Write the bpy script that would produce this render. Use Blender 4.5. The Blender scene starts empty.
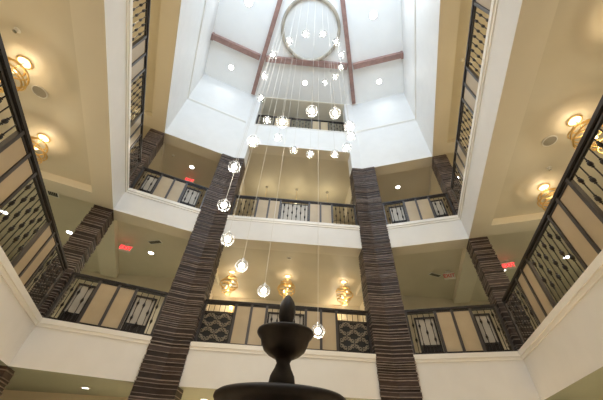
import bpy, bmesh, math, random
from mathutils import Vector, Matrix
random.seed(7)
S = bpy.context.scene
COL = S.collection
Z0 = 1.6                                   # eye height above the lobby floor

# ------------------------------------------------------------------ camera
pitch, roll, yaw = [math.radians(v) for v in (43.368, 3.344, 2.081)]
fw = Vector((math.cos(pitch)*math.sin(yaw), math.cos(pitch)*math.cos(yaw), math.sin(pitch)))
r0 = Vector((math.cos(yaw), -math.sin(yaw), 0)); u0 = r0.cross(fw)
rr = r0*math.cos(roll) + u0*math.sin(roll); uu = -r0*math.sin(roll) + u0*math.cos(roll)
cd = bpy.data.cameras.new('camera'); cam = bpy.data.objects.new('camera', cd); COL.objects.link(cam)
cd.sensor_width = 36; cd.lens = 36*281.333/603; cd.clip_start = .05; cd.clip_end = 200
M = Matrix((rr, uu, -fw)).transposed().to_4x4(); M.translation = Vector((-.049, 0, Z0)); cam.matrix_world = M
S.camera = cam

# ------------------------------------------------------------------ world, daylight, exposure
w = bpy.data.worlds.new('sky'); S.world = w; w.use_nodes = True
bg = w.node_tree.nodes['Background']; bg.inputs[0].default_value = (.62, .80, 1, 1); bg.inputs[1].default_value = 1.2
S.view_settings.view_transform = 'Standard'; S.view_settings.look = 'None'
S.view_settings.gamma = 1; S.view_settings.use_curve_mapping = False
S.view_settings.exposure = 1.0
try:
    S.cycles.max_bounces = 8; S.cycles.diffuse_bounces = 5; S.cycles.use_denoising = True
    S.cycles.transparent_max_bounces = 16; S.cycles.sample_clamp_indirect = 6
except Exception: pass

def light(name, kind, loc, power, color, **k):
    l = bpy.data.lights.new(name, kind); l.energy = power; l.color = color
    for a, v in k.items():
        if a not in ('rot', 'parent'): setattr(l, a, v)
    o = bpy.data.objects.new(name, l); COL.objects.link(o); o.location = loc
    if 'rot' in k: o.rotation_euler = k['rot']
    if 'parent' in k: o.parent = k['parent']
    return o
LOBBY = (1, .83, .60); WARM = (1, .82, .56); SOFT = (1, .89, .72); COOL = (.93, .97, 1)
P_WINDOW, P_TOP, P_CH, P_DOWN, P_DOWN2, P_GLOBE, P_LOBBY = 160, 12, 8, 64, 5.5, 27, 450
# area lamp for daylight through the unseen front window, tilted to brighten the ceiling
light('window_daylight', 'AREA', (0, -1.08, 11.45), P_WINDOW, (.66, .82, 1), shape='RECTANGLE', size=3.0, size_y=3.0,
      rot=(math.radians(122), 0, 0))

# ------------------------------------------------------------------ materials
def mat(name, col, rough=.6, metal=0, noise=0, nscale=8, bump=0, emit=None, estr=0, stretch=None, spec=None):
    m = bpy.data.materials.new(name); m.use_nodes = True
    nt = m.node_tree; b = nt.nodes['Principled BSDF']
    b.inputs['Base Color'].default_value = (*col, 1); b.inputs['Roughness'].default_value = rough
    b.inputs['Metallic'].default_value = metal
    if spec is not None: b.inputs['Specular IOR Level'].default_value = spec
    if emit:
        b.inputs['Emission Color'].default_value = (*emit, 1); b.inputs['Emission Strength'].default_value = estr
    if noise or bump:
        tc = nt.nodes.new('ShaderNodeTexCoord'); mp = nt.nodes.new('ShaderNodeMapping')
        if stretch: mp.inputs['Scale'].default_value = stretch
        n = nt.nodes.new('ShaderNodeTexNoise'); n.inputs['Scale'].default_value = nscale; n.inputs['Detail'].default_value = 3
        nt.links.new(tc.outputs['Object'], mp.inputs[0]); nt.links.new(mp.outputs[0], n.inputs['Vector'])
        if noise:
            cr = nt.nodes.new('ShaderNodeValToRGB')
            cr.color_ramp.elements[0].position = .3; cr.color_ramp.elements[1].position = .7
            cr.color_ramp.elements[0].color = (*[c*(1-noise) for c in col], 1)
            cr.color_ramp.elements[1].color = (*[min(1, c*(1+noise)) for c in col], 1)
            nt.links.new(n.outputs['Fac'], cr.inputs[0]); nt.links.new(cr.outputs[0], b.inputs['Base Color'])
        if bump:
            bp = nt.nodes.new('ShaderNodeBump'); bp.inputs['Strength'].default_value = bump; bp.inputs['Distance'].default_value = .01
            nt.links.new(n.outputs['Fac'], bp.inputs['Height']); nt.links.new(bp.outputs[0], b.inputs['Normal'])
    return m
MT = dict(
    white=mat('white_plaster', (.77, .765, .745), .55, noise=.02, nscale=3),
    ceil=mat('white_ceiling_paint', (.90, .90, .88), .6, noise=.015, nscale=2),
    trim=mat('gloss_trim_paint', (.84, .82, .77), .35),
    tan=mat('tan_ceiling_paint', (.66, .60, .475), .5, noise=.03, nscale=1.5, bump=.05),
    tanwall=mat('tan_wall_paint', (.62, .56, .45), .6, noise=.03, nscale=2),
    sage=mat('sage_lobby_ceiling', (.25, .285, .225), .5, noise=.03, nscale=1.5),  # darker, greener tone for the lobby ceiling and its beam bottoms
    soffit=mat('lit_tan_soffit', (.74, .68, .555), .5, noise=.02, nscale=1.5),  # tan lightened for the light that the beam bottoms catch
    beam=mat('reddish_brown_wood', (.33, .195, .165), .5, noise=.2, nscale=6, stretch=(1, 1, 5), bump=.1),
    s1=mat('dark_brown_tile', (.030, .019, .015), .5, spec=.3, noise=.35, nscale=7, stretch=(1, 1, 6), bump=.2),
    s2=mat('brown_tile', (.058, .038, .032), .5, spec=.3, noise=.3, nscale=7, stretch=(1, 1, 6), bump=.2),
    s3=mat('pale_tile_edge', (.25, .20, .17), .5, noise=.3, nscale=9),
    iron=mat('dark_bronze_iron', (.026, .020, .017), .4, metal=.2, spec=.4),
    post=mat('bronze_post', (.075, .066, .062), .35, metal=.4),
    panel=mat('cream_panel', (.46, .36, .225), .3, noise=.06, nscale=3),
    pale=mat('pale_backing_panel', (.48, .435, .36), .3, noise=.05, nscale=4),
    gold=mat('gold_metal', (.80, .56, .22), .28, metal=.9),
    bulb=mat('warm_bulb', (1, .8, .5), .4, emit=(1, .70, .34), estr=3),
    canopylit=mat('lit_canopy_glass', (1, .9, .7), .4, emit=(1, .85, .55), estr=.9),
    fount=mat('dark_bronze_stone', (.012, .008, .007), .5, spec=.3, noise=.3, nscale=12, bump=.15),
    core=mat('lamp_glow', (1, 1, 1), .4, emit=(1, .95, .86), estr=5),
    chrome=mat('brushed_chrome', (.7, .7, .7), .25, metal=1),
    cord=mat('pale_cord', (.66, .64, .58), .5),
    lens=mat('downlight_lens', (1, 1, 1), .4, emit=(1, .96, .88), estr=5),
    plastic=mat('white_plastic', (.75, .73, .68), .45),
    grey=mat('grey_grille', (.36, .33, .27), .6),
    scroll=mat('pale_bronze_scroll', (.34, .29, .22), .4, metal=.3),  # bronze, paler than the other ironwork
    dark=mat('black_opening', (.02, .02, .02), .7),
    red=mat('red_letters', (.8, .05, .05), .4, emit=(1, .04, .05), estr=1.2),
    redoff=mat('faded_red_letters', (.75, .18, .14), .5),
    ring=mat('champagne_metal', (.50, .45, .37), .4, metal=.5, noise=.25, nscale=3),
    disc=mat('grey_ceiling_disc', (.80, .80, .78), .6),
    sconce=mat('sconce_shade', (1, .75, .4), .5, emit=(1, .60, .18), estr=.8),
)
def floor_mat():
    m = mat('polished_floor_tile', (.5, .42, .32), .2); nt = m.node_tree
    br = nt.nodes.new('ShaderNodeTexBrick'); tc = nt.nodes.new('ShaderNodeTexCoord')
    br.offset = 0; br.inputs['Scale'].default_value = 1; br.inputs['Brick Width'].default_value = .6; br.inputs['Row Height'].default_value = .6
    br.inputs['Mortar Size'].default_value = .006
    br.inputs['Color1'].default_value = (.55, .47, .36, 1); br.inputs['Color2'].default_value = (.50, .42, .31, 1); br.inputs['Mortar'].default_value = (.3, .25, .2, 1)
    nt.links.new(tc.outputs['Object'], br.inputs['Vector']); nt.links.new(br.outputs['Color'], nt.nodes['Principled BSDF'].inputs['Base Color'])
    return m
MT['floor'] = floor_mat()
def glass_mat():
    m = bpy.data.materials.new('clear_globe_glass'); m.use_nodes = True; nt = m.node_tree
    for n in list(nt.nodes): nt.nodes.remove(n)
    o = nt.nodes.new('ShaderNodeOutputMaterial'); mx = nt.nodes.new('ShaderNodeMixShader'); mx2 = nt.nodes.new('ShaderNodeMixShader')
    t = nt.nodes.new('ShaderNodeBsdfTransparent'); d = nt.nodes.new('ShaderNodeBsdfTranslucent'); d2 = nt.nodes.new('ShaderNodeBsdfGlossy')
    d2.inputs['Roughness'].default_value = .15
    lw = nt.nodes.new('ShaderNodeLayerWeight'); lw.inputs['Blend'].default_value = .35
    cr = nt.nodes.new('ShaderNodeMapRange'); cr.inputs['From Min'].default_value = .1; cr.inputs['From Max'].default_value = .85
    cr.inputs['To Min'].default_value = .03; cr.inputs['To Max'].default_value = .9
    d.inputs['Color'].default_value = (.24, .24, .235, 1); d2.inputs['Color'].default_value = (.5, .5, .5, 1)
    nt.links.new(lw.outputs['Facing'], cr.inputs['Value']); nt.links.new(cr.outputs[0], mx.inputs[0])
    mx2.inputs[0].default_value = .25
    nt.links.new(d.outputs[0], mx2.inputs[1]); nt.links.new(d2.outputs[0], mx2.inputs[2])
    nt.links.new(t.outputs[0], mx.inputs[1]); nt.links.new(mx2.outputs[0], mx.inputs[2]); nt.links.new(mx.outputs[0], o.inputs[0])
    return m
MT['glass'] = glass_mat()
def window_glass():
    m = bpy.data.materials.new('window_glass'); m.use_nodes = True; nt = m.node_tree
    for n in list(nt.nodes): nt.nodes.remove(n)
    o = nt.nodes.new('ShaderNodeOutputMaterial'); mx = nt.nodes.new('ShaderNodeMixShader'); mx.inputs[0].default_value = .06
    t = nt.nodes.new('ShaderNodeBsdfTransparent'); g = nt.nodes.new('ShaderNodeBsdfGlossy'); g.inputs['Roughness'].default_value = .02
    nt.links.new(t.outputs[0], mx.inputs[1]); nt.links.new(g.outputs[0], mx.inputs[2]); nt.links.new(mx.outputs[0], o.inputs[0])
    return m
MT['winglass'] = window_glass()

# ------------------------------------------------------------------ helpers
def new(name, data, parent=None):
    o = bpy.data.objects.new(name, data); COL.objects.link(o)
    if parent: o.parent = parent
    return o
def fin(name, bm, mats, parent=None, smooth=False, loc=None):
    me = bpy.data.meshes.new(name); bmesh.ops.recalc_face_normals(bm, faces=bm.faces); bm.to_mesh(me); bm.free()
    for m in (mats if isinstance(mats, (list, tuple)) else [mats]): me.materials.append(MT[m])
    if smooth:
        for p in me.polygons: p.use_smooth = True
    o = new(name, me, parent)
    if loc: o.location = loc
    return o
def tag(o, label, cat, group=None):
    o['label'] = label; o['category'] = cat
    if group: o['group'] = group
    return o
def thing(name, label, cat, loc=(0, 0, 0), rz=0, group=None):
    o = new(name, None); o.location = loc; o.rotation_euler = (0, 0, rz); o.empty_display_size = .1
    return tag(o, label, cat, group)
def st(o): o['kind'] = 'structure'; return o
def box(bm, x0, x1, y0, y1, z0, z1, mi=0):
    vs = [bm.verts.new((x, y, z)) for x in (x0, x1) for y in (y0, y1) for z in (z0, z1)]
    for f in ((0, 1, 3, 2), (4, 6, 7, 5), (0, 4, 5, 1), (2, 3, 7, 6), (0, 2, 6, 4), (1, 5, 7, 3)):
        bm.faces.new([vs[i] for i in f]).material_index = mi
def prism(bm, poly, z0, z1, mi=0, mbot=None, mtop=None):
    a = [bm.verts.new((x, y, z0)) for x, y in poly]; b = [bm.verts.new((x, y, z1)) for x, y in poly]
    n = len(poly)
    for i in range(n): bm.faces.new((a[i], a[(i+1) % n], b[(i+1) % n], b[i])).material_index = mi
    bm.faces.new(a[::-1]).material_index = mi if mbot is None else mbot
    bm.faces.new(b).material_index = mi if mtop is None else mtop
def lathe(bm, prof, n=32, c=(0, 0), mi=0):
    rings = []
    for r, z in prof:
        if r < 1e-4: rings.append([bm.verts.new((c[0], c[1], z))])
        else: rings.append([bm.verts.new((c[0]+r*math.cos(2*math.pi*i/n), c[1]+r*math.sin(2*math.pi*i/n), z)) for i in range(n)])
    for A, B in zip(rings, rings[1:]):
        for i in range(n):
            j = (i+1) % n
            if len(A) == 1 and len(B) == 1: break
            if len(A) == 1: f = bm.faces.new((A[0], B[i], B[j]))
            elif len(B) == 1: f = bm.faces.new((A[i], A[j], B[0]))
            else: f = bm.faces.new((A[i], A[j], B[j], B[i]))
            f.material_index = mi
def tube(bm, pts, r, n=6, closed=False, mi=0):
    pts = [Vector(p) for p in pts]; R = []
    for i, p in enumerate(pts):
        a = pts[i-1] if (i or closed) else p; b = pts[(i+1) % len(pts)] if (i < len(pts)-1 or closed) else p
        t = (b-a).normalized(); u = t.cross(Vector((0, 0, 1)))
        if u.length < .05: u = t.cross(Vector((0, 1, 0)))
        u.normalize(); v = t.cross(u)
        R.append([bm.verts.new(p+(u*math.cos(2*math.pi*k/n)+v*math.sin(2*math.pi*k/n))*r) for k in range(n)])
    m = len(R)
    for i in range(m if closed else m-1):
        A, B = R[i], R[(i+1) % m]
        for k in range(n): bm.faces.new((A[k], A[(k+1) % n], B[(k+1) % n], B[k])).material_index = mi
    if not closed:
        bm.faces.new(R[0][::-1]).material_index = mi; bm.faces.new(R[-1]).material_index = mi
def torus(bm, c, R, r, n=24, k=6, tilt=(0, 0), ell=1.0, mi=0):
    mt = Matrix.Rotation(tilt[0], 3, 'X') @ Matrix.Rotation(tilt[1], 3, 'Y')
    pts = [Vector(c)+mt @ Vector((R*math.cos(2*math.pi*i/n), R*ell*math.sin(2*math.pi*i/n), 0)) for i in range(n)]
    tube(bm, pts, r, k, True, mi)

# ------------------------------------------------------------------ plan of the atrium
SX, SY, BY = 4.344, 5.393, 6.19           # outer bay corner, and the back edge
BX = 2.214
FY = -.8; FX = SX-.3784*(SY-FY)
def xs(y): return SX-.3784*(SY-y)
inner = [(-FX, FY), (-SX, SY), (-BX, BY), (BX, BY), (SX, SY), (FX, FY)]
def offset(poly, d):
    """push an open polyline outward (to its left when walking clockwise seen from above)"""
    out = []
    nrm = []
    for a, b in zip(poly, poly[1:]):
        t = Vector((b[0]-a[0], b[1]-a[1])).normalized(); nrm.append(Vector((-t.y, t.x)))
    for i, p in enumerate(poly):
        if i == 0: n = nrm[0]; k = 1
        elif i == len(poly)-1: n = nrm[-1]; k = 1
        else:
            n = (nrm[i-1]+nrm[i]).normalized(); k = 1/n.dot(nrm[i])
        out.append((p[0]+n.x*d*k, p[1]+n.y*d*k))
    return out
BW = .42
beam_o = offset(inner, BW)
outer = [(-5.9, FY), (-9.5, 9.1), (-2.75, 9.1), (-2.75, 10.3), (2.75, 10.3), (2.75, 9.1), (9.5, 9.1), (5.9, FY)]

# ------------------------------------------------------------------ structure
bm = bmesh.new(); box(bm, -10.2, 10.2, -2.2, 11, -.2, 0); st(fin('floor', bm, 'floor'))
# outer walls
def wall_seg(name, a, b, z0, z1, t=.2, m='tanwall'):
    o = offset([a, b], t); bm = bmesh.new(); prism(bm, [a, b, o[1], o[0]], z0, z1); return st(fin(name, bm, m))
TOP = 13.66
wall_seg('wall_left', outer[0], outer[1], 0, 9.9)
wall_seg('wall_right', outer[6], outer[7], 0, 9.9)
wall_seg('wall_back_left', outer[1], outer[2], 0, 9.9)
wall_seg('wall_back_right', outer[5], outer[6], 0, 9.9)
wall_seg('wall_back', outer[3], outer[4], 0, TOP)
for s, n in ((-1, 'wall_recess_left'), (1, 'wall_recess_right')):
    bm = bmesh.new(); box(bm, min(s*2.75, s*2.95), max(s*2.75, s*2.95), 9.3, 10.5, 0, TOP); st(fin(n, bm, 'tanwall'))
# front wall, solid low, with a tall window high above the lobby
bm = bmesh.new()
box(bm, -6.2, 6.2, FY-.2, FY, 0, 9.9); box(bm, -FX-.3, FX+.3, FY-.2, FY, 13.1, TOP)
box(bm, -FX-.3, -1.7, FY-.2, FY, 9.9, 13.1); box(bm, 1.7, FX+.3, FY-.2, FY, 9.9, 13.1)
st(fin('wall_front', bm, 'white'))
bm = bmesh.new()
for x in (-1.67, -.57, .57, 1.67): box(bm, x-.03, x+.03, FY-.16, FY-.06, 9.9, 13.1)
for z in (9.93, 11.5, 13.07): box(bm, -1.7, 1.7, FY-.15, FY-.07, z-.03, z+.03)
wf = st(fin('window_1', bm, 'trim'))
bm = bmesh.new(); box(bm, -1.64, 1.64, FY-.115, FY-.105, 9.96, 13.04); fin('window_pane', bm, 'winglass', wf)

def slab(tag_, zb, zt, zc, centre=True):
    """ceiling below + floor above of one storey ring, kept behind the edge beam"""
    q = beam_o; L = []
    L.append([q[0], q[1], outer[1], outer[0]])
    L.append([q[1], q[2], outer[2], outer[1]])
    if centre: L.append([q[2], q[3], outer[5], outer[4], outer[3], outer[2]])
    L.append([q[3], q[4], outer[6], outer[5]])
    L.append([q[4], q[5], outer[7], outer[6]])
    bm = bmesh.new()
    for P in L: prism(bm, P, zc, zt, 0)
    st(fin('ceiling', bm, 'sage' if zb < 3 else 'tan'))
def fascia(z0, z1, pieces, name='balcony_fascia'):
    bm = bmesh.new()
    for P, a, b in pieces: prism(bm, P, a, b, 0, 1, 0)
    return st(fin(name, bm, ['white', 'soffit' if not pieces[0][1] < 3 else 'sage']))
def seg_poly(i, d0=0, d1=BW):
    a = offset(inner, d0); b = offset(inner, d1); return [a[i], a[i+1], b[i+1], b[i]]
def lerp(a, b, t): return (a[0]+(b[0]-a[0])*t, a[1]+(b[1]-a[1])*t)
bayL = math.dist(inner[1], inner[2])
CUT = .40                                   # run of each bay hidden by the big corner column
def bay_poly(i, d0=0, d1=BW):
    p = seg_poly(i, d0, d1); t = 1-CUT/bayL
    if i == 1: return [p[0], lerp(p[0], p[1], t), lerp(p[3], p[2], t), p[3]]
    return [lerp(p[1], p[0], t), p[1], p[2], lerp(p[2], p[3], t)]
CX = 1.86
def centre_poly(d0=0, d1=BW): return [(-CX, BY+d0), (CX, BY+d0), (CX, BY+d1), (-CX, BY+d1)]
L1B, L1T, L2B, L2T, L3B = 2.555, 3.30, 5.865, 6.60, 9.14
C3B, C3T, MOULD = 10.05, 11.36, 11.45
for zb, zt in ((L1B, L1T), (L2B, L2T)):
    slab('', zb, zt-.02, zb+(.19 if zb > 3 else .14))
    fascia(zb, zt, [(seg_poly(0), zb, zt), (bay_poly(1), zb, zt), (centre_poly(), zb, zt), (bay_poly(3), zb, zt), (seg_poly(4), zb, zt)])
    # cap trim along the top edge of the beam
    bm = bmesh.new()
    for P in (seg_poly(0, -.035, .0), bay_poly(1, -.035, .0), centre_poly(-.035, 0), bay_poly(3, -.035, .0), seg_poly(4, -.035, .0)):
        prism(bm, P, zt-.075, zt+.012)
    for P in (seg_poly(0, -.018, .0), bay_poly(1, -.018, .0), centre_poly(-.018, 0), bay_poly(3, -.018, .0), seg_poly(4, -.018, .0)):
        prism(bm, P, zt-.13, zt-.075)
    st(fin('trim_1', bm, 'trim'))
slab('', L3B, 9.9, L3B+.19, centre=False)
# upper gallery floor and ceiling over the centre bay
bm = bmesh.new(); q = beam_o; prism(bm, [q[2], q[3], (2.75, 10.3), (-2.75, 10.3)], C3B+.1, C3T-.03); st(fin('ceiling', bm, 'tan'))
for s in (-1, 1):
    bm = bmesh.new(); x0, x1 = (s*2.2, s*2.75); box(bm, min(x0, x1), max(x0, x1), BY+BW, 9.3, L3B+.19, TOP); st(fin('wall_gallery', bm, 'tanwall'))
# white upper walls of the light well
fascia(0, 0, [(seg_poly(0), L3B, TOP), (seg_poly(1), L3B, TOP), (seg_poly(3), L3B, TOP), (seg_poly(4), L3B, TOP),
              (centre_poly(), C3B, C3T),
              ([(-BX, BY), (-CX, BY), (-CX, BY+BW), (-BX-.07, BY+BW)], L3B, TOP),
              ([(CX, BY), (BX, BY), (BX+.07, BY+BW), (CX, BY+BW)], L3B, TOP)], 'wall_light_well')
bm = bmesh.new()
for i in (0, 1, 3, 4):
    prism(bm, seg_poly(i, -.03, 0), MOULD-.02, MOULD+.03); prism(bm, seg_poly(i, -.015, 0), MOULD-.06, MOULD-.02)
box(bm, -CX, CX, BY-.02, BY, C3T-.05, C3T)
st(fin('trim_2', bm, 'trim'))
# dropped beams crossing the corridor ceilings behind the outer corner columns
dL = Vector((-(SX-FX), SY-FY)).normalized()          # along the left side
nL = Vector((-dL.y, dL.x))                            # outward from the left side
for zb in (L2B, L3B):
    bm = bmesh.new()
    for s in (-1, 1):
        P = Vector((-SX, SY))
        a = P+dL*.45; quad = [a, a+nL*.48, a+nL*.48+dL*3.45, a+dL*3.45]
        b = P+nL*.42; q2 = [b-dL*.42, b+nL*3.2-dL*.42, b+nL*3.2, b]
        for Q in (quad, q2):
            Q = [(v.x, v.y) if s < 0 else (-v.x, v.y) for v in Q]
            prism(bm, Q, zb+.01, zb+.2)
        x0, x1 = (-2.75, -2.35) if s < 0 else (2.35, 2.75)
        box(bm, x0, x1, BY+BW, 9.1, zb+.05, zb+.2) if zb < L3B else None
    st(fin('ceiling_beam', bm, 'soffit'))
# roof ceiling
bm = bmesh.new(); o = offset(inner, .3)
prism(bm, o, TOP, TOP+.15); st(fin('ceiling', bm, ['ceil']))
bm = bmesh.new(); box(bm, -2.75, 2.75, BY+.03, 10.3, TOP-.05, TOP+.15); box(bm, -CX, CX, BY, BY+.06, TOP-.04, TOP); st(fin('ceiling', bm, ['tan']))

# ------------------------------------------------------------------ ceiling beams (reddish wood)
def bar(bm, a, b, w_, z0, z1):
    t = Vector((b[0]-a[0], b[1]-a[1])).normalized(); n = Vector((-t.y, t.x))*w_/2
    prism(bm, [(a[0]-n.x, a[1]-n.y), (b[0]-n.x, b[1]-n.y), (b[0]+n.x, b[1]+n.y), (a[0]+n.x, a[1]+n.y)], z0, z1)
J = (1.79, 4.50)
for s in (-1, 1):
    side = 'left' if s < 0 else 'right'
    bm = bmesh.new(); bar(bm, (s*2.27, BY-.13), (s*J[0], J[1]), .16, TOP-.13, TOP); bar(bm, (s*J[0], J[1]), (s*.36, 0.1), .16, TOP-.13, TOP)
    tag(fin('ceiling_beam', bm, 'beam'), f'reddish brown beam running lengthwise on the white ceiling, {side} of the round canopy', 'beam')
    bm = bmesh.new(); bar(bm, (s*(J[0]+.12), J[1]-.03), (s*3.70, 3.86), .20, TOP-.17, TOP)
    o = tag(fin('ceiling_beam', bm, 'beam'), f'reddish brown beam reaching from the ceiling centre to the {side} wall', 'beam')
    bm = bmesh.new(); bar(bm, (s*3.68, 3.867), (s*3.76, 3.84), .24, TOP-.21, TOP); fin('end_cap', bm, 'beam', o)
bm = bmesh.new(); bar(bm, (-J[0]+.12, J[1]), (J[0]-.12, J[1]), .22, TOP-.15, TOP)
tag(fin('ceiling_beam', bm, 'beam'), 'reddish brown cross beam behind the round canopy on the white ceiling', 'beam')

# ------------------------------------------------------------------ striped columns
def column(poly, z0, z1, label, seed, top_band=True):
    rnd = random.Random(seed); bm = bmesh.new(); c = Vector((sum(p[0] for p in poly)/len(poly), sum(p[1] for p in poly)/len(poly)))
    def grow(d):
        n = len(poly); out = []
        for i in range(n):
            p0, p1, p2 = [Vector(poly[(i+k) % n]) for k in (-1, 0, 1)]
            a = (p1-p0).normalized(); b = (p2-p1).normalized(); na = Vector((a.y, -a.x)); nb = Vector((b.y, -b.x))
            nn = (na+nb).normalized(); out.append(tuple(p1+nn*d/nn.dot(na)))
        return out
    area = sum(poly[i][0]*poly[(i+1) % len(poly)][1]-poly[(i+1) % len(poly)][0]*poly[i][1] for i in range(len(poly)))
    if area < 0: poly = poly[::-1]
    z = z0
    while z < z1-1e-3:
        h = rnd.choice((.03, .045, .06, .085)); t = min(z+h, z1)
        prism(bm, grow(rnd.uniform(-.008, .010)), z, t, rnd.choice((0, 0, 1)))
        z = t
        if z < z1-.03:
            e = rnd.choice((.008, .010, .016)); prism(bm, grow(rnd.uniform(.010, .018)), z, z+e, 2); z += e
    return tag(fin('striped_column', bm, ['s1', 's2', 's3']), label, 'column')
bt = Vector((inner[2][0]-inner[1][0], inner[2][1]-inner[1][1])).normalized(); bn = Vector((-bt.y, bt.x))
def bigpoly(s):
    P = Vector((-BX, BY)); a = P-bt*CUT; f = -.035
    pts = [a+bn*(-.035), Vector((-BX+.007, BY-.035)), Vector((-CX-.002, BY-.035)), Vector((-CX-.002, BY+.40)), Vector((-BX-.06, BY+.40)), a+bn*.40]
    return [(p.x if s < 0 else -p.x, p.y) for p in pts]
column(bigpoly(-1), 0, L3B, 'tall stacked-stone striped brown column rising through all floors, left of the fountain', 3)
column(bigpoly(1), 0, L3B, 'tall stacked-stone striped brown column rising through all floors, right of the fountain', 5)
def cpoly(s):
    P = Vector((-SX, SY))+dL*.01; pts = [P, P+nL*.40, P+nL*.40+dL*.44, P+dL*.44]
    return [(p.x if s < 0 else -p.x, p.y) for p in pts]
for s, sd in ((-1, 'left'), (1, 'right')):
    column(cpoly(s), 0, L1B, f'short striped brown column below the lowest balcony at the far {sd} corner', 11+s)
    column(cpoly(s), L1T, L2B, f'striped brown corner column standing on the lowest balcony, {sd} side', 21+s)
    column(cpoly(s), L2T, L3B, f'striped brown corner column standing on the middle balcony, {sd} side', 31+s)

# ------------------------------------------------------------------ railings
RH = .95
def rod_mesh(name, knots, z0=.06, z1=.86):
    bm = bmesh.new(); tube(bm, [(0, 0, z0), (0, 0, z1)], .0075, 5)
    for k in knots:
        lathe(bm, [(.008, k-.055), (.017, k-.045), (.010, k-.036), (.022, k-.02), (.025, k), (.022, k+.02), (.010, k+.036), (.017, k+.045), (.008, k+.055)], 6)
    me = bpy.data.meshes.new(name); bm.to_mesh(me); bm.free(); me.materials.append(MT['iron']); return me
RODS = [rod_mesh('rod_a', (.32, .62)), rod_mesh('rod_b', (.46, .74)), rod_mesh('rod_c', (.20, .60))]
ROD_PLAIN = rod_mesh('rod_plain', ())
ROD_SHORT = rod_mesh('rod_short', (), .70, .86)
def scroll_panel(w_, h):
    bm = bmesh.new(); n = max(2, round(w_/.145)); m = max(2, round(h/.145)); dx = w_/n; dz = h/m
    for i in range(n):
        for j in range(m):
            cx, cz = (i+.5)*dx, (j+.5)*dz; fl = 1 if (i+j) % 2 else -1
            for sg in (1, -1):
                pts = []
                for k in range(13):
                    a = k/12*math.pi*2.2; r = .045*(1-k/12*.72)
                    pts.append((cx+sg*(.038-r*math.cos(a)*1.0)*.95, 0, cz+fl*sg*(r*math.sin(a)+.012)))
                tube(bm, pts, .008, 4)
            tube(bm, [(cx-dx*.45, 0, cz-fl*dz*.45), (cx, 0, cz), (cx+dx*.45, 0, cz+fl*dz*.45)], .007, 4)
            lathe(bm, [(0, cz-.02), (.02, cz), (0, cz+.02)], 5, (cx, 0))
    return bm
def railing(a, b, zf, label, sections, setback=.09, group=None):
    """a -> b in plan; sections = list of (length, kind)"""
    A, B = Vector(a), Vector(b); t = (B-A).normalized(); n = Vector((-t.y, t.x)); L = (B-A).length
    A = A+n*setback; rz = math.atan2(t.y, t.x)
    R = thing('balcony_railing', label, 'railing', (A.x, A.y, zf), rz, group)
    bm = bmesh.new(); box(bm, 0, L, -.032, .032, RH-.045, RH); box(bm, 0, L, -.022, .022, RH-.055, RH-.045)
    fin('handrail', bm, 'iron', R)
    bm = bmesh.new(); box(bm, 0, L, -.016, .016, .855, .88); fin('upper_rail', bm, 'iron', R)
    bm = bmesh.new(); box(bm, 0, L, -.018, .018, .045, .075); fin('bottom_rail', bm, 'iron', R)
    postme = None
    def post(x):
        nonlocal postme
        if postme is None:
            bm = bmesh.new(); box(bm, -.027, .027, -.024, .024, 0, RH-.05); o = fin('post', bm, 'post', R); postme = o.data
        else: o = new('post', postme, R)
        o.location = (x, 0, 0)
    x = 0; post(.02)
    for (ln, kind) in sections:
        x1 = min(x+ln, L)
        if kind == 'tan':
            bm = bmesh.new(); box(bm, x+.025, x1-.025, -.008, .008, .075, .855); fin('cream_panel', bm, 'panel', R)
        elif kind in ('bal', 'framed'):
            k = max(1, round((x1-x)/.118)); d = (x1-x)/k
            for i in range(1, k):
                o = new('baluster', RODS[i % 2] if kind == 'bal' else RODS[(i*2+1) % 3], R); o.location = (x+i*d, 0, 0)
            if kind == 'framed':
                x0_, x1_ = x+(.17 if x < .1 else .03), x1-(.17 if x1 > L-.1 else .03)
                bm = bmesh.new()
                box(bm, x0_, x0_+.035, .03, .055, .03, .78); box(bm, x1_-.035, x1_, .03, .055, .03, .78)
                box(bm, x0_, x1_, .03, .055, .755, .79); box(bm, x0_, x1_, .03, .055, .02, .05); box(bm, x0_, x1_, .03, .055, .20, .225)
                g = x0_+.06
                while g < x1_-.05: box(bm, g, g+.022, .03, .05, .05, .2); g += .065
                box(bm, x0_, x1_, .05, .056, .05, .2)
                fr = fin('inner_frame', bm, 'iron', R)
                bm = bmesh.new(); box(bm, x0_+.03, x1_-.03, .058, .07, .21, .77); fin('backing_panel', bm, 'pale', fr)
        elif kind == 'white':
            k = max(1, round((x1-x)/.118)); d = (x1-x)/k
            for i in range(1, k): o = new('baluster', RODS[i % 2], R); o.location = (x+i*d, 0, 0)
            bm = bmesh.new(); box(bm, x+.05, x1-.05, .03, .045, .08, .80); fin('backing_panel', bm, 'pale', R)
            bm = bmesh.new(); box(bm, x+.03, x1-.03, .026, .05, .80, .83); box(bm, x+.03, x1-.03, .026, .05, .05, .09); box(bm, x+.03, x+.05, .026, .05, .09, .80); box(bm, x1-.05, x1-.03, .026, .05, .09, .80); fin('inner_frame', bm, 'iron', R)
        elif kind == 'scroll':
            k = max(1, round((x1-x)/.12)); d = (x1-x)/k
            for i in range(1, k): o = new('baluster', ROD_SHORT, R); o.location = (x+i*d, 0, 0)
            bm = scroll_panel(x1-x-.1, .58); o = fin('scroll_panel', bm, 'scroll', R); o.location = (x+.05, 0, .09)
            bm = bmesh.new(); box(bm, x+.04, x1-.04, .03, .04, .08, .68); fin('backing_panel', bm, 'dark', R)
            bm = bmesh.new(); box(bm, x+.02, x1-.02, -.012, .012, .675, .70); box(bm, x+.03, x+.05, -.01, .01, .08, .68); box(bm, x1-.05, x1-.03, -.01, .01, .08, .68)
            fin('inner_frame', bm, 'iron', R)
        x = x1; post(min(x, L-.02))
    return R
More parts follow.
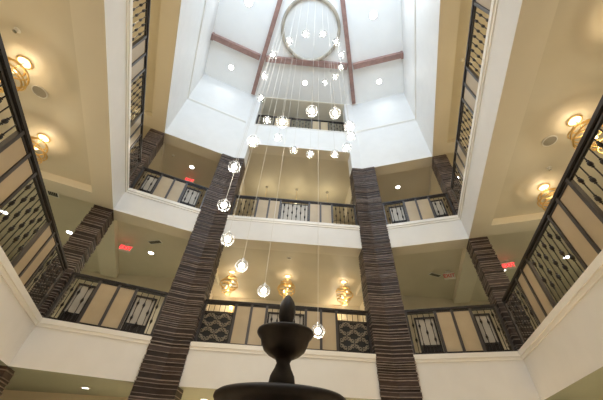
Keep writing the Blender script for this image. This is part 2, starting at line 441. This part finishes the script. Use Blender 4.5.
def side_sections(s):
    dirlen = 1/.935
    ys = [(-.7, 'start'), (.37, 'bal'), (.68, 'tan'), (1.0, 'tan'), (2.04, 'bal'), (2.36, 'tan'), (2.68, 'tan'), (3.72, 'bal'), (4.03, 'tan'), (4.35, 'tan'), (5.30, 'bal')]
    return ys, [((ys[i+1][0]-ys[i][0])*dirlen, ys[i+1][1]) for i in range(len(ys)-1)]
def side_rail(s, zf, label):
    ys, sec = side_sections(s)
    a = (-xs(-.7), -.7); b = (-xs(5.30), 5.30)
    if s < 0: return railing(a, b, zf, label, sec)
    a2 = (xs(5.30), 5.30); b2 = (xs(-.7), -.7)
    return railing(a2, b2, zf, label, sec[::-1])
def bay_rail(s, zf, label, kinds):
    P, Q = Vector(inner[1]), Vector(inner[2]); t = (Q-P).normalized(); a = P+t*.02; b = Q-t*(CUT+.01); L = (b-a).length
    lens = [.52, .36, .34]; lens.append(L-sum(lens)); sec = list(zip(lens, kinds))
    if s < 0: return railing(a, b, zf, label, sec, .11)
    return railing((-b.x, b.y), (-a.x, a.y), zf, label, sec[::-1], .11)
def centre_rail(zf, label, ends, mid):
    c = CX-.01
    sec = [(c-1.14, ends), (.35, 'tan'), (.34, 'tan'), (.88, mid), (.34, 'tan'), (.35, 'tan'), (c-1.12, ends)]
    return railing((-c, BY), (c, BY), zf, label, sec, .15)
for lvl, zf, nm in ((1, L1T, 'lowest'), (2, L2T, 'middle')):
    for s, sd in ((-1, 'left'), (1, 'right')):
        side_rail(s, zf, f'dark iron railing with cream panels along the {sd} side of the {nm} balcony')
        bay_rail(s, zf, f'{nm} balcony iron railing in the angled bay between the two {sd} striped columns', ('framed', 'tan', 'tan', 'framed'))
centre_rail(L1T, 'iron railing with scrollwork panels on the lowest balcony, behind the fountain', 'scroll', 'framed')
centre_rail(L2T, 'iron railing of the middle balcony between the two tall striped columns', 'bal', 'white')
centre_rail(C3T, 'topmost iron railing with cream panels in the high opening under the ceiling', 'bal', 'bal')

# ------------------------------------------------------------------ ceiling canopy and pendants
CC = (.05, 3.35)
cn = thing('ceiling_canopy', 'large round metal ring canopy on the white ceiling from which the globes hang', 'light canopy', (CC[0], CC[1], TOP))
bm = bmesh.new()
prof = [(1.13, 0), (1.13, -.09), (1.10, -.11), (1.04, -.11), (1.01, -.09), (1.01, 0)]
lathe(bm, prof, 64); fin('canopy_ring', bm, 'ring', cn, True)
bm = bmesh.new(); lathe(bm, [(0, -.02), (1.01, -.02), (1.01, 0), (0, 0)], 64); fin('canopy_disc', bm, 'disc', cn)
pend = [(66, 1.44), (117, 1.98), (145, 2.21), (178, 2.31), (198, 2.62), (199, 3.42), (207, 4.03), (247, 3.97), (274, 4.25), (299, 4.48), (322, 4.52),
        (359, 5.17), (16, 5.13), (40, 5.34), (78, 5.70), (102, 5.81), (129, 6.01), (157, 6.12), (194, 5.88), (195, 6.88), (197, 8.38), (235, 8.07), (261, 8.17),
        (288, 8.44), (315, 8.71), (341, 8.93), (3, 8.96), (27, 9.17), (52, 9.49)]
SPREAD = {
    (198, 2.62): (-1.100, 3.24, 2.82),
    (199, 3.42): (-1.050, 3.00, 3.44),
    (207, 4.03): (-0.800, 2.77, 3.86),
    (194, 5.88): (-1.100, 3.51, 6.76),
    (195, 6.88): (-1.070, 3.12, 7.17),
    (197, 8.38): (-0.930, 2.88, 7.97),
    (359, 5.17): (1.020, 3.27, 5.04),
}
words = ['lowest globe of the spiral, just right of the fountain finial', 'second lowest, just left above the fountain finial', 'third lowest, left of the fountain against the ceiling of the lowest balcony',
         'fourth from the bottom, in front of the middle balcony fascia edge', 'fifth from the bottom, against the upper left striped column', 'sixth from the bottom, at the top of the left striped column',
         'seventh from the bottom, on the left curve below the white wall', 'eighth from the bottom, the largest-looking one left of centre', 'ninth from the bottom, in front of the topmost railing',
         'tenth from the bottom, right of the largest-looking pair', 'eleventh from the bottom, at the right edge of the high opening', 'twelfth from the bottom, at the right edge below the high opening',
         'thirteenth from the bottom, right edge just above the right striped column', 'fourteenth from the bottom, lowest right one under the high opening', 'fifteenth from the bottom, centre of the row under the white band',
         'sixteenth from the bottom, left of centre under the white band', 'seventeenth from the bottom, on the white band below the topmost railing', 'eighteenth from the bottom, at the left end of the topmost railing',
         'nineteenth from the bottom, at the lower end of the left ceiling beam', 'twentieth from the bottom, left beside the ceiling beam', 'ninth from the top, near where the left beams cross', 'eighth from the top, at the lower left of the round canopy',
         'seventh from the top, left of the two inside the round canopy', 'sixth from the top, right of the two inside the round canopy', 'fifth from the top, over the right rim of the round canopy', 'fourth from the top, right of the round canopy above the cross beam',
         'third from the top, on the right crossing of the beams', 'second from the top, just below the cross beam at right', 'topmost globe of the spiral, below the middle of the cross beam']
bm = bmesh.new(); bmesh.ops.create_uvsphere(bm, u_segments=32, v_segments=20, radius=.098)
gme = bpy.data.meshes.new('globe'); bm.to_mesh(gme); bm.free(); gme.materials.append(MT['glass'])
bm = bmesh.new(); bmesh.ops.create_icosphere(bm, subdivisions=2, radius=.047)
kme = bpy.data.meshes.new('core'); bm.to_mesh(kme); bm.free(); kme.materials.append(MT['core'])
bm = bmesh.new(); lathe(bm, [(0, .135), (.012, .135), (.020, .115), (.020, .04), (.026, .035), (.026, .025), (0, .025)], 12)
cme = bpy.data.meshes.new('cap'); bm.to_mesh(cme); bm.free(); cme.materials.append(MT['chrome'])
for me in (gme, kme):
    for p in me.polygons: p.use_smooth = True
for (ang, z), wd in zip(pend, words):
    a = math.radians(ang); x, y = CC[0]+math.cos(a), CC[1]+math.sin(a)
    x, y, z = SPREAD.get((ang, z), (x, y, z)); z += Z0
    t = thing('pendant_globe', 'glass globe, ' + wd, 'pendant light', (x, y, z), 0, 'globe pendants in the spiral chandelier')
    new('glass_globe', gme, t); new('lamp_core', kme, t); new('cap', cme, t)
    bm = bmesh.new(); tube(bm, [(0, 0, .13), (0, 0, TOP-.021-z)], .0035, 4); fin('cord', bm, 'cord', t)
    light('pendant_light', 'POINT', (0, 0, -.045), P_GLOBE/6, (1, .93, .82), shadow_soft_size=.03, parent=t)

# ------------------------------------------------------------------ gold chandeliers
def gold(loc, zc, label, power=P_CH, rz=0):
    t = thing('ring_chandelier', label, 'chandelier', (loc[0], loc[1], zc), rz, None)
    bm = bmesh.new(); torus(bm, (0, 0, -.02), .10, .012, 28, 6); fin('canopy_rim', bm, 'gold', t, True)
    bm = bmesh.new(); lathe(bm, [(0, -.035), (.06, -.03), (.09, -.015), (.09, 0)], 24); fin('canopy_lamp', bm, 'canopylit', t, True)
    bm = bmesh.new(); tube(bm, [(0, 0, -.03), (0, 0, -.80)], .010, 8); fin('stem', bm, 'gold', t)
    rnd = random.Random(int(loc[0]*100+loc[1]*7))
    bm = bmesh.new()
    for z, R in ((-.20, .13), (-.27, .20), (-.35, .25), (-.43, .275), (-.51, .26), (-.59, .215), (-.67, .155), (-.75, .09)):
        torus(bm, (rnd.uniform(-.02, .02), rnd.uniform(-.02, .02), z), R, .014, 28, 5, (rnd.uniform(-.22, .22), rnd.uniform(-.22, .22)), rnd.uniform(.85, 1))
    fin('ring_stack', bm, 'gold', t, True)
    for k in range(5):
        a = k*2*math.pi/5; bm = bmesh.new(); bmesh.ops.create_icosphere(bm, subdivisions=2, radius=.024)
        bmesh.ops.scale(bm, vec=(1, 1, 1.5), verts=bm.verts)
        o = fin('bulb', bm, 'bulb', t, True); o.location = (.085*math.cos(a), .085*math.sin(a), -.34-.08*k)
        bm = bmesh.new(); tube(bm, [(0, 0, 0), (-.08*math.cos(a), -.08*math.sin(a), -.02)], .007, 5); fin('arm', bm, 'gold', o)
    light('chandelier_light', 'POINT', (0, 0, -.88), power, WARM, shadow_soft_size=.08, parent=t)
    light('canopy_light', 'POINT', (0, 0, -.14), power*.22, WARM, shadow_soft_size=.05, parent=t)
    return t
zc1 = L1B+0; ZL1 = L2B+.19; ZL2 = L3B+.19
gold((-1.84, 8.33), ZL1, 'gold ring chandelier on the lowest balcony ceiling, left of the fountain')
gold((-.05, 8.33), ZL1, 'gold ring chandelier on the lowest balcony ceiling, directly above the fountain finial')
gold((1.79, 8.42), ZL1, 'gold ring chandelier on the lowest balcony ceiling, beside the right tall striped column')
gold((-4.47, 2.08), ZL1, 'gold ring chandelier nearest the left picture edge, behind the left side railing')
gold((-5.02, 3.55), ZL1, 'smaller-looking gold ring chandelier farther along the left corridor ceiling')
gold((4.57, 2.19), ZL1, 'gold ring chandelier at the right picture edge behind the right railing')
gold((5.12, 3.70), ZL1, 'gold ring chandelier farther along the right corridor ceiling')
gold((4.02, .62), ZL1, 'gold ring chandelier at the near end of the right corridor, at the picture corner')
gold((-3.95, .55), ZL1, 'gold ring chandelier at the near end of the left corridor, at the picture corner')
# flush round ceiling lights in corridors (centre of the middle balcony)
for i, (x, y) in enumerate([(-1.24, 8.4), (.03, 8.4), (1.33, 8.42)]):
    t = thing('ceiling_fixture', ('left', 'middle', 'right')[i] + ' one of three small dark ceiling fixtures over the middle balcony', 'ceiling light', (x, y, C3B+.1), 0, 'ceiling fixtures over the middle balcony')
    bm = bmesh.new(); lathe(bm, [(0, -.06), (.05, -.055), (.065, -.03), (.04, -.02), (.03, 0)], 18); fin('canopy', bm, 'grey', t)
    bm = bmesh.new(); tube(bm, [(0, 0, -.05), (0, 0, -.80)], .006, 5); fin('stem', bm, 'gold', t)
    bm = bmesh.new(); lathe(bm, [(0, -.88), (.035, -.85), (.045, -.82), (.02, -.79), (0, -.79)], 14); fin('bulb', bm, 'canopylit', t, True)
    light('fixture_light', 'POINT', (0, 0, -.62), P_DOWN2, (1, .85, .55), shadow_soft_size=.04, parent=t)

# ------------------------------------------------------------------ downlights, vents, speakers, sprinklers
def down(x, y, z, label, power, color=SOFT, r=.075, angle=130, soft=.06, lens='lens'):
    t = thing('recessed_downlight', label, 'downlight', (x, y, z))
    bm = bmesh.new(); lathe(bm, [(r, -.004), (r+.004, -.012), (r+.028, -.008), (r+.03, 0)], 28); fin('trim_ring', bm, 'plastic', t, True)
    bm = bmesh.new(); lathe(bm, [(0, -.006), (r, -.006), (r, 0)], 28); fin('lens', bm, lens, t)
    light('downlight_light', 'SPOT', (0, 0, -.03), power, color, spot_size=math.radians(angle), spot_blend=.6, shadow_soft_size=soft, parent=t)
for s, sd in ((-1, 'left'), (1, 'right')):
    down(s*3.15, 5.02, TOP, f'bright recessed downlight in the white ceiling behind the {sd} side beam', P_TOP, COOL, .10, 150)
    down(s*2.27, 2.65, TOP, f'bright recessed downlight in the white ceiling {sd} of the round canopy', P_TOP*1.3, COOL, .13, 150)
    down(s*1.55, .45, TOP, f'recessed downlight in the white ceiling near the front window, {sd} side', P_TOP*.8, COOL, .10, 150)
down(0, 5.38, TOP, 'bright recessed downlight in the white ceiling behind the cross beam', P_TOP*.8, COOL, .10, 150)
down(-4.19, 7.56, ZL1, 'recessed downlight on the lowest balcony ceiling, right of the left exit sign', P_DOWN)
down(6.27, 6.98, ZL1, 'recessed downlight on the lowest balcony ceiling by the right exit sign', P_DOWN)
down(-6.2, 6.8, ZL1, 'recessed downlight seen past the left corner column on the lowest balcony ceiling', P_DOWN)
down(-7.5, 6.1, ZL1, 'recessed downlight at the far outer end of the left corridor, seen through the railing', P_DOWN)
down(7.5, 6.1, ZL1, 'added downlight brightening the far outer end of the right corridor', P_DOWN)  # mirrors the left one, added to brighten the right corner
down(-3.85, 6.92, ZL2, 'recessed downlight over the middle balcony in the left angled bay', P_DOWN2*2)
down(3.78, 7.04, ZL2, 'recessed downlight over the middle balcony in the right angled bay', P_DOWN2*2)
down(5.7, 6.36, ZL2, 'recessed downlight over the middle balcony seen through the right side railing', P_DOWN2*2)
down(-4.45, 8.0, L1B+.14, 'recessed downlight in the lobby ceiling under the left bay', P_DOWN*.6)
for i, (s, y) in enumerate([(-1, 1.2), (-1, 3.6), (1, 1.2), (1, 3.6)]):  # stand-ins for out-of-view chandeliers, added for the golden ceiling glow
    x = s*(xs(y)+1.9); down(x, y, ZL2, f"recessed downlight over the middle balcony's {'left' if s<0 else 'right'} corridor, {'near' if y<2 else 'far'} end", P_DOWN*1.6, (1, .8, .45))
for i, (x, y) in enumerate([(-1.85, 8.6), (1.85, 8.6), (4.45, 8.0), (-4.6, 2.5), (4.6, 2.5)]):
    wd = ['back left of the fountain', 'back right of the fountain', 'under the right bay', 'in the left aisle', 'in the right aisle'][i]
    down(x, y, L1B+.14, 'recessed downlight in the lobby ceiling ' + wd, P_LOBBY, LOBBY)

def exit_sign(x, y, z, rz, label, m='red'):
    t = thing('exit_sign', label, 'exit sign', (x, y, z), rz)
    bm = bmesh.new(); box(bm, -.15, .15, -.02, .02, -.26, -.06); box(bm, -.06, .06, -.03, .03, -.03, 0)
    tube(bm, [(0, 0, -.06), (0, 0, -.02)], .015, 8); fin('housing', bm, 'plastic', t)
    cu = bpy.data.curves.new('t', 'FONT'); cu.body = 'EXIT'; cu.size = .15; cu.align_x = 'CENTER'; cu.align_y = 'CENTER'; cu.extrude = .004; cu.space_character = 1.05; cu.offset = .003
    o = bpy.data.objects.new('tmp', cu); COL.objects.link(o); dg = bpy.context.evaluated_depsgraph_get()
    me = bpy.data.meshes.new_from_object(o.evaluated_get(dg)); bpy.data.objects.remove(o)
    me.materials.clear(); me.materials.append(MT[m]); q = new('lettering', me, t); q.rotation_euler = (math.pi/2, 0, 0); q.location = (0, -.024, -.16)
    return t
exit_sign(-4.72, 7.15, ZL1, .35, 'red lit EXIT sign hanging in the left bay of the lowest balcony')
exit_sign(6.05, 6.50, ZL1, -.5, 'red lit EXIT sign at the right corner column of the lowest balcony')
exit_sign(4.74, 7.30, ZL1, -.35, 'dim pale red EXIT sign in the right bay of the lowest balcony', 'redoff')
exit_sign(-4.00, 7.45, ZL2, .3, 'red lit EXIT sign hanging over the middle balcony in the left bay')
def vent(x, y, z, rz, label, w_=.36, d=.12):
    t = thing('air_vent', label, 'air vent', (x, y, z), rz)
    bm = bmesh.new(); f = .02
    box(bm, -w_/2-f, w_/2+f, -d/2-f, -d/2, -.012, 0); box(bm, -w_/2-f, w_/2+f, d/2, d/2+f, -.012, 0)
    box(bm, -w_/2-f, -w_/2, -d/2, d/2, -.012, 0); box(bm, w_/2, w_/2+f, -d/2, d/2, -.012, 0); fin('frame', bm, 'plastic', t)
    bm = bmesh.new(); box(bm, -w_/2, w_/2, -d/2, d/2, -.004, 0); fin('opening', bm, 'dark', t)
    bm = bmesh.new(); k = 5
    for i in range(1, k): box(bm, -w_/2, w_/2, -d/2+i*d/k-.004, -d/2+i*d/k+.002, -.010, -.003)
    fin('louvres', bm, 'grey', t)
vent(-3.89, 6.95, ZL1, -.3, 'slotted air vent in the ceiling of the lowest balcony, left bay')
vent(4.47, 7.56, ZL1, .3, 'slotted air vent in the ceiling of the lowest balcony beside the dim exit sign')
vent(-5.75, 5.15, ZL1, -1.2, 'slotted air vent in the left corridor ceiling near the corner column', .3, .2)
def speaker(x, y, z, label, r=.12):
    t = thing('ceiling_speaker', label, 'speaker', (x, y, z))
    bm = bmesh.new(); lathe(bm, [(r, 0), (r, -.012), (r-.015, -.016), (r-.018, -.010)], 28); fin('rim', bm, 'plastic', t)
    bm = bmesh.new(); lathe(bm, [(0, -.012), (r-.018, -.010), (r-.018, 0)], 28); fin('grille', bm, 'grey', t)
speaker(-4.53, 2.57, ZL1, 'round grey speaker grille in the left corridor ceiling between the two chandeliers')
speaker(4.46, 2.62, ZL1, 'round grey speaker grille in the right corridor ceiling between the two chandeliers')
speaker(-.05, 7.25, ZL1, 'small round grille in the ceiling in front of the chandelier above the fountain', .07)
def sprinkler(x, y, z, label):
    t = thing('sprinkler_head', label, 'sprinkler', (x, y, z))
    bm = bmesh.new(); lathe(bm, [(.045, 0), (.04, -.012), (.015, -.016), (.012, -.04), (0, -.04)], 14); fin('escutcheon', bm, 'plastic', t)
    bm = bmesh.new(); lathe(bm, [(0, -.06), (.028, -.058), (.028, -.054), (.006, -.05), (.006, -.04)], 10); fin('deflector', bm, 'chrome', t)
sprinkler(-4.29, 1.61, ZL1, 'small sprinkler head in the left corridor ceiling before the nearest chandelier')
sprinkler(4.88, 3.21, ZL1, 'small sprinkler head in the right corridor ceiling before the far chandelier')
sprinkler(-4.05, 2.43, ZL2, 'small sprinkler head in the left corridor ceiling of the middle balcony')
sprinkler(3.94, 2.47, ZL2, 'small sprinkler head in the right corridor ceiling of the middle balcony')
sprinkler(-4.40, 6.45, ZL2, 'small sprinkler head over the middle balcony by the left corner column')
for x, wd in ((-1.98, 'left'), (1.82, 'right')):
    t = thing('wall_sconce', f'glowing amber wall sconce behind the {wd} scrollwork panel of the lowest balcony', 'wall lamp', (x, 10.3, 5.55))
    bm = bmesh.new(); box(bm, -.06, .06, -.03, 0, -.15, .15); fin('backplate', bm, 'gold', t)
    bm = bmesh.new(); lathe(bm, [(.06, -.22), (.075, -.20), (.075, .22), (.06, .24)], 18, (0, -.11)); fin('shade', bm, 'sconce', t, True)
    light('sconce_light', 'POINT', (0, -.25, .1), 6, WARM, shadow_soft_size=.05, parent=t)

# ------------------------------------------------------------------ fountain
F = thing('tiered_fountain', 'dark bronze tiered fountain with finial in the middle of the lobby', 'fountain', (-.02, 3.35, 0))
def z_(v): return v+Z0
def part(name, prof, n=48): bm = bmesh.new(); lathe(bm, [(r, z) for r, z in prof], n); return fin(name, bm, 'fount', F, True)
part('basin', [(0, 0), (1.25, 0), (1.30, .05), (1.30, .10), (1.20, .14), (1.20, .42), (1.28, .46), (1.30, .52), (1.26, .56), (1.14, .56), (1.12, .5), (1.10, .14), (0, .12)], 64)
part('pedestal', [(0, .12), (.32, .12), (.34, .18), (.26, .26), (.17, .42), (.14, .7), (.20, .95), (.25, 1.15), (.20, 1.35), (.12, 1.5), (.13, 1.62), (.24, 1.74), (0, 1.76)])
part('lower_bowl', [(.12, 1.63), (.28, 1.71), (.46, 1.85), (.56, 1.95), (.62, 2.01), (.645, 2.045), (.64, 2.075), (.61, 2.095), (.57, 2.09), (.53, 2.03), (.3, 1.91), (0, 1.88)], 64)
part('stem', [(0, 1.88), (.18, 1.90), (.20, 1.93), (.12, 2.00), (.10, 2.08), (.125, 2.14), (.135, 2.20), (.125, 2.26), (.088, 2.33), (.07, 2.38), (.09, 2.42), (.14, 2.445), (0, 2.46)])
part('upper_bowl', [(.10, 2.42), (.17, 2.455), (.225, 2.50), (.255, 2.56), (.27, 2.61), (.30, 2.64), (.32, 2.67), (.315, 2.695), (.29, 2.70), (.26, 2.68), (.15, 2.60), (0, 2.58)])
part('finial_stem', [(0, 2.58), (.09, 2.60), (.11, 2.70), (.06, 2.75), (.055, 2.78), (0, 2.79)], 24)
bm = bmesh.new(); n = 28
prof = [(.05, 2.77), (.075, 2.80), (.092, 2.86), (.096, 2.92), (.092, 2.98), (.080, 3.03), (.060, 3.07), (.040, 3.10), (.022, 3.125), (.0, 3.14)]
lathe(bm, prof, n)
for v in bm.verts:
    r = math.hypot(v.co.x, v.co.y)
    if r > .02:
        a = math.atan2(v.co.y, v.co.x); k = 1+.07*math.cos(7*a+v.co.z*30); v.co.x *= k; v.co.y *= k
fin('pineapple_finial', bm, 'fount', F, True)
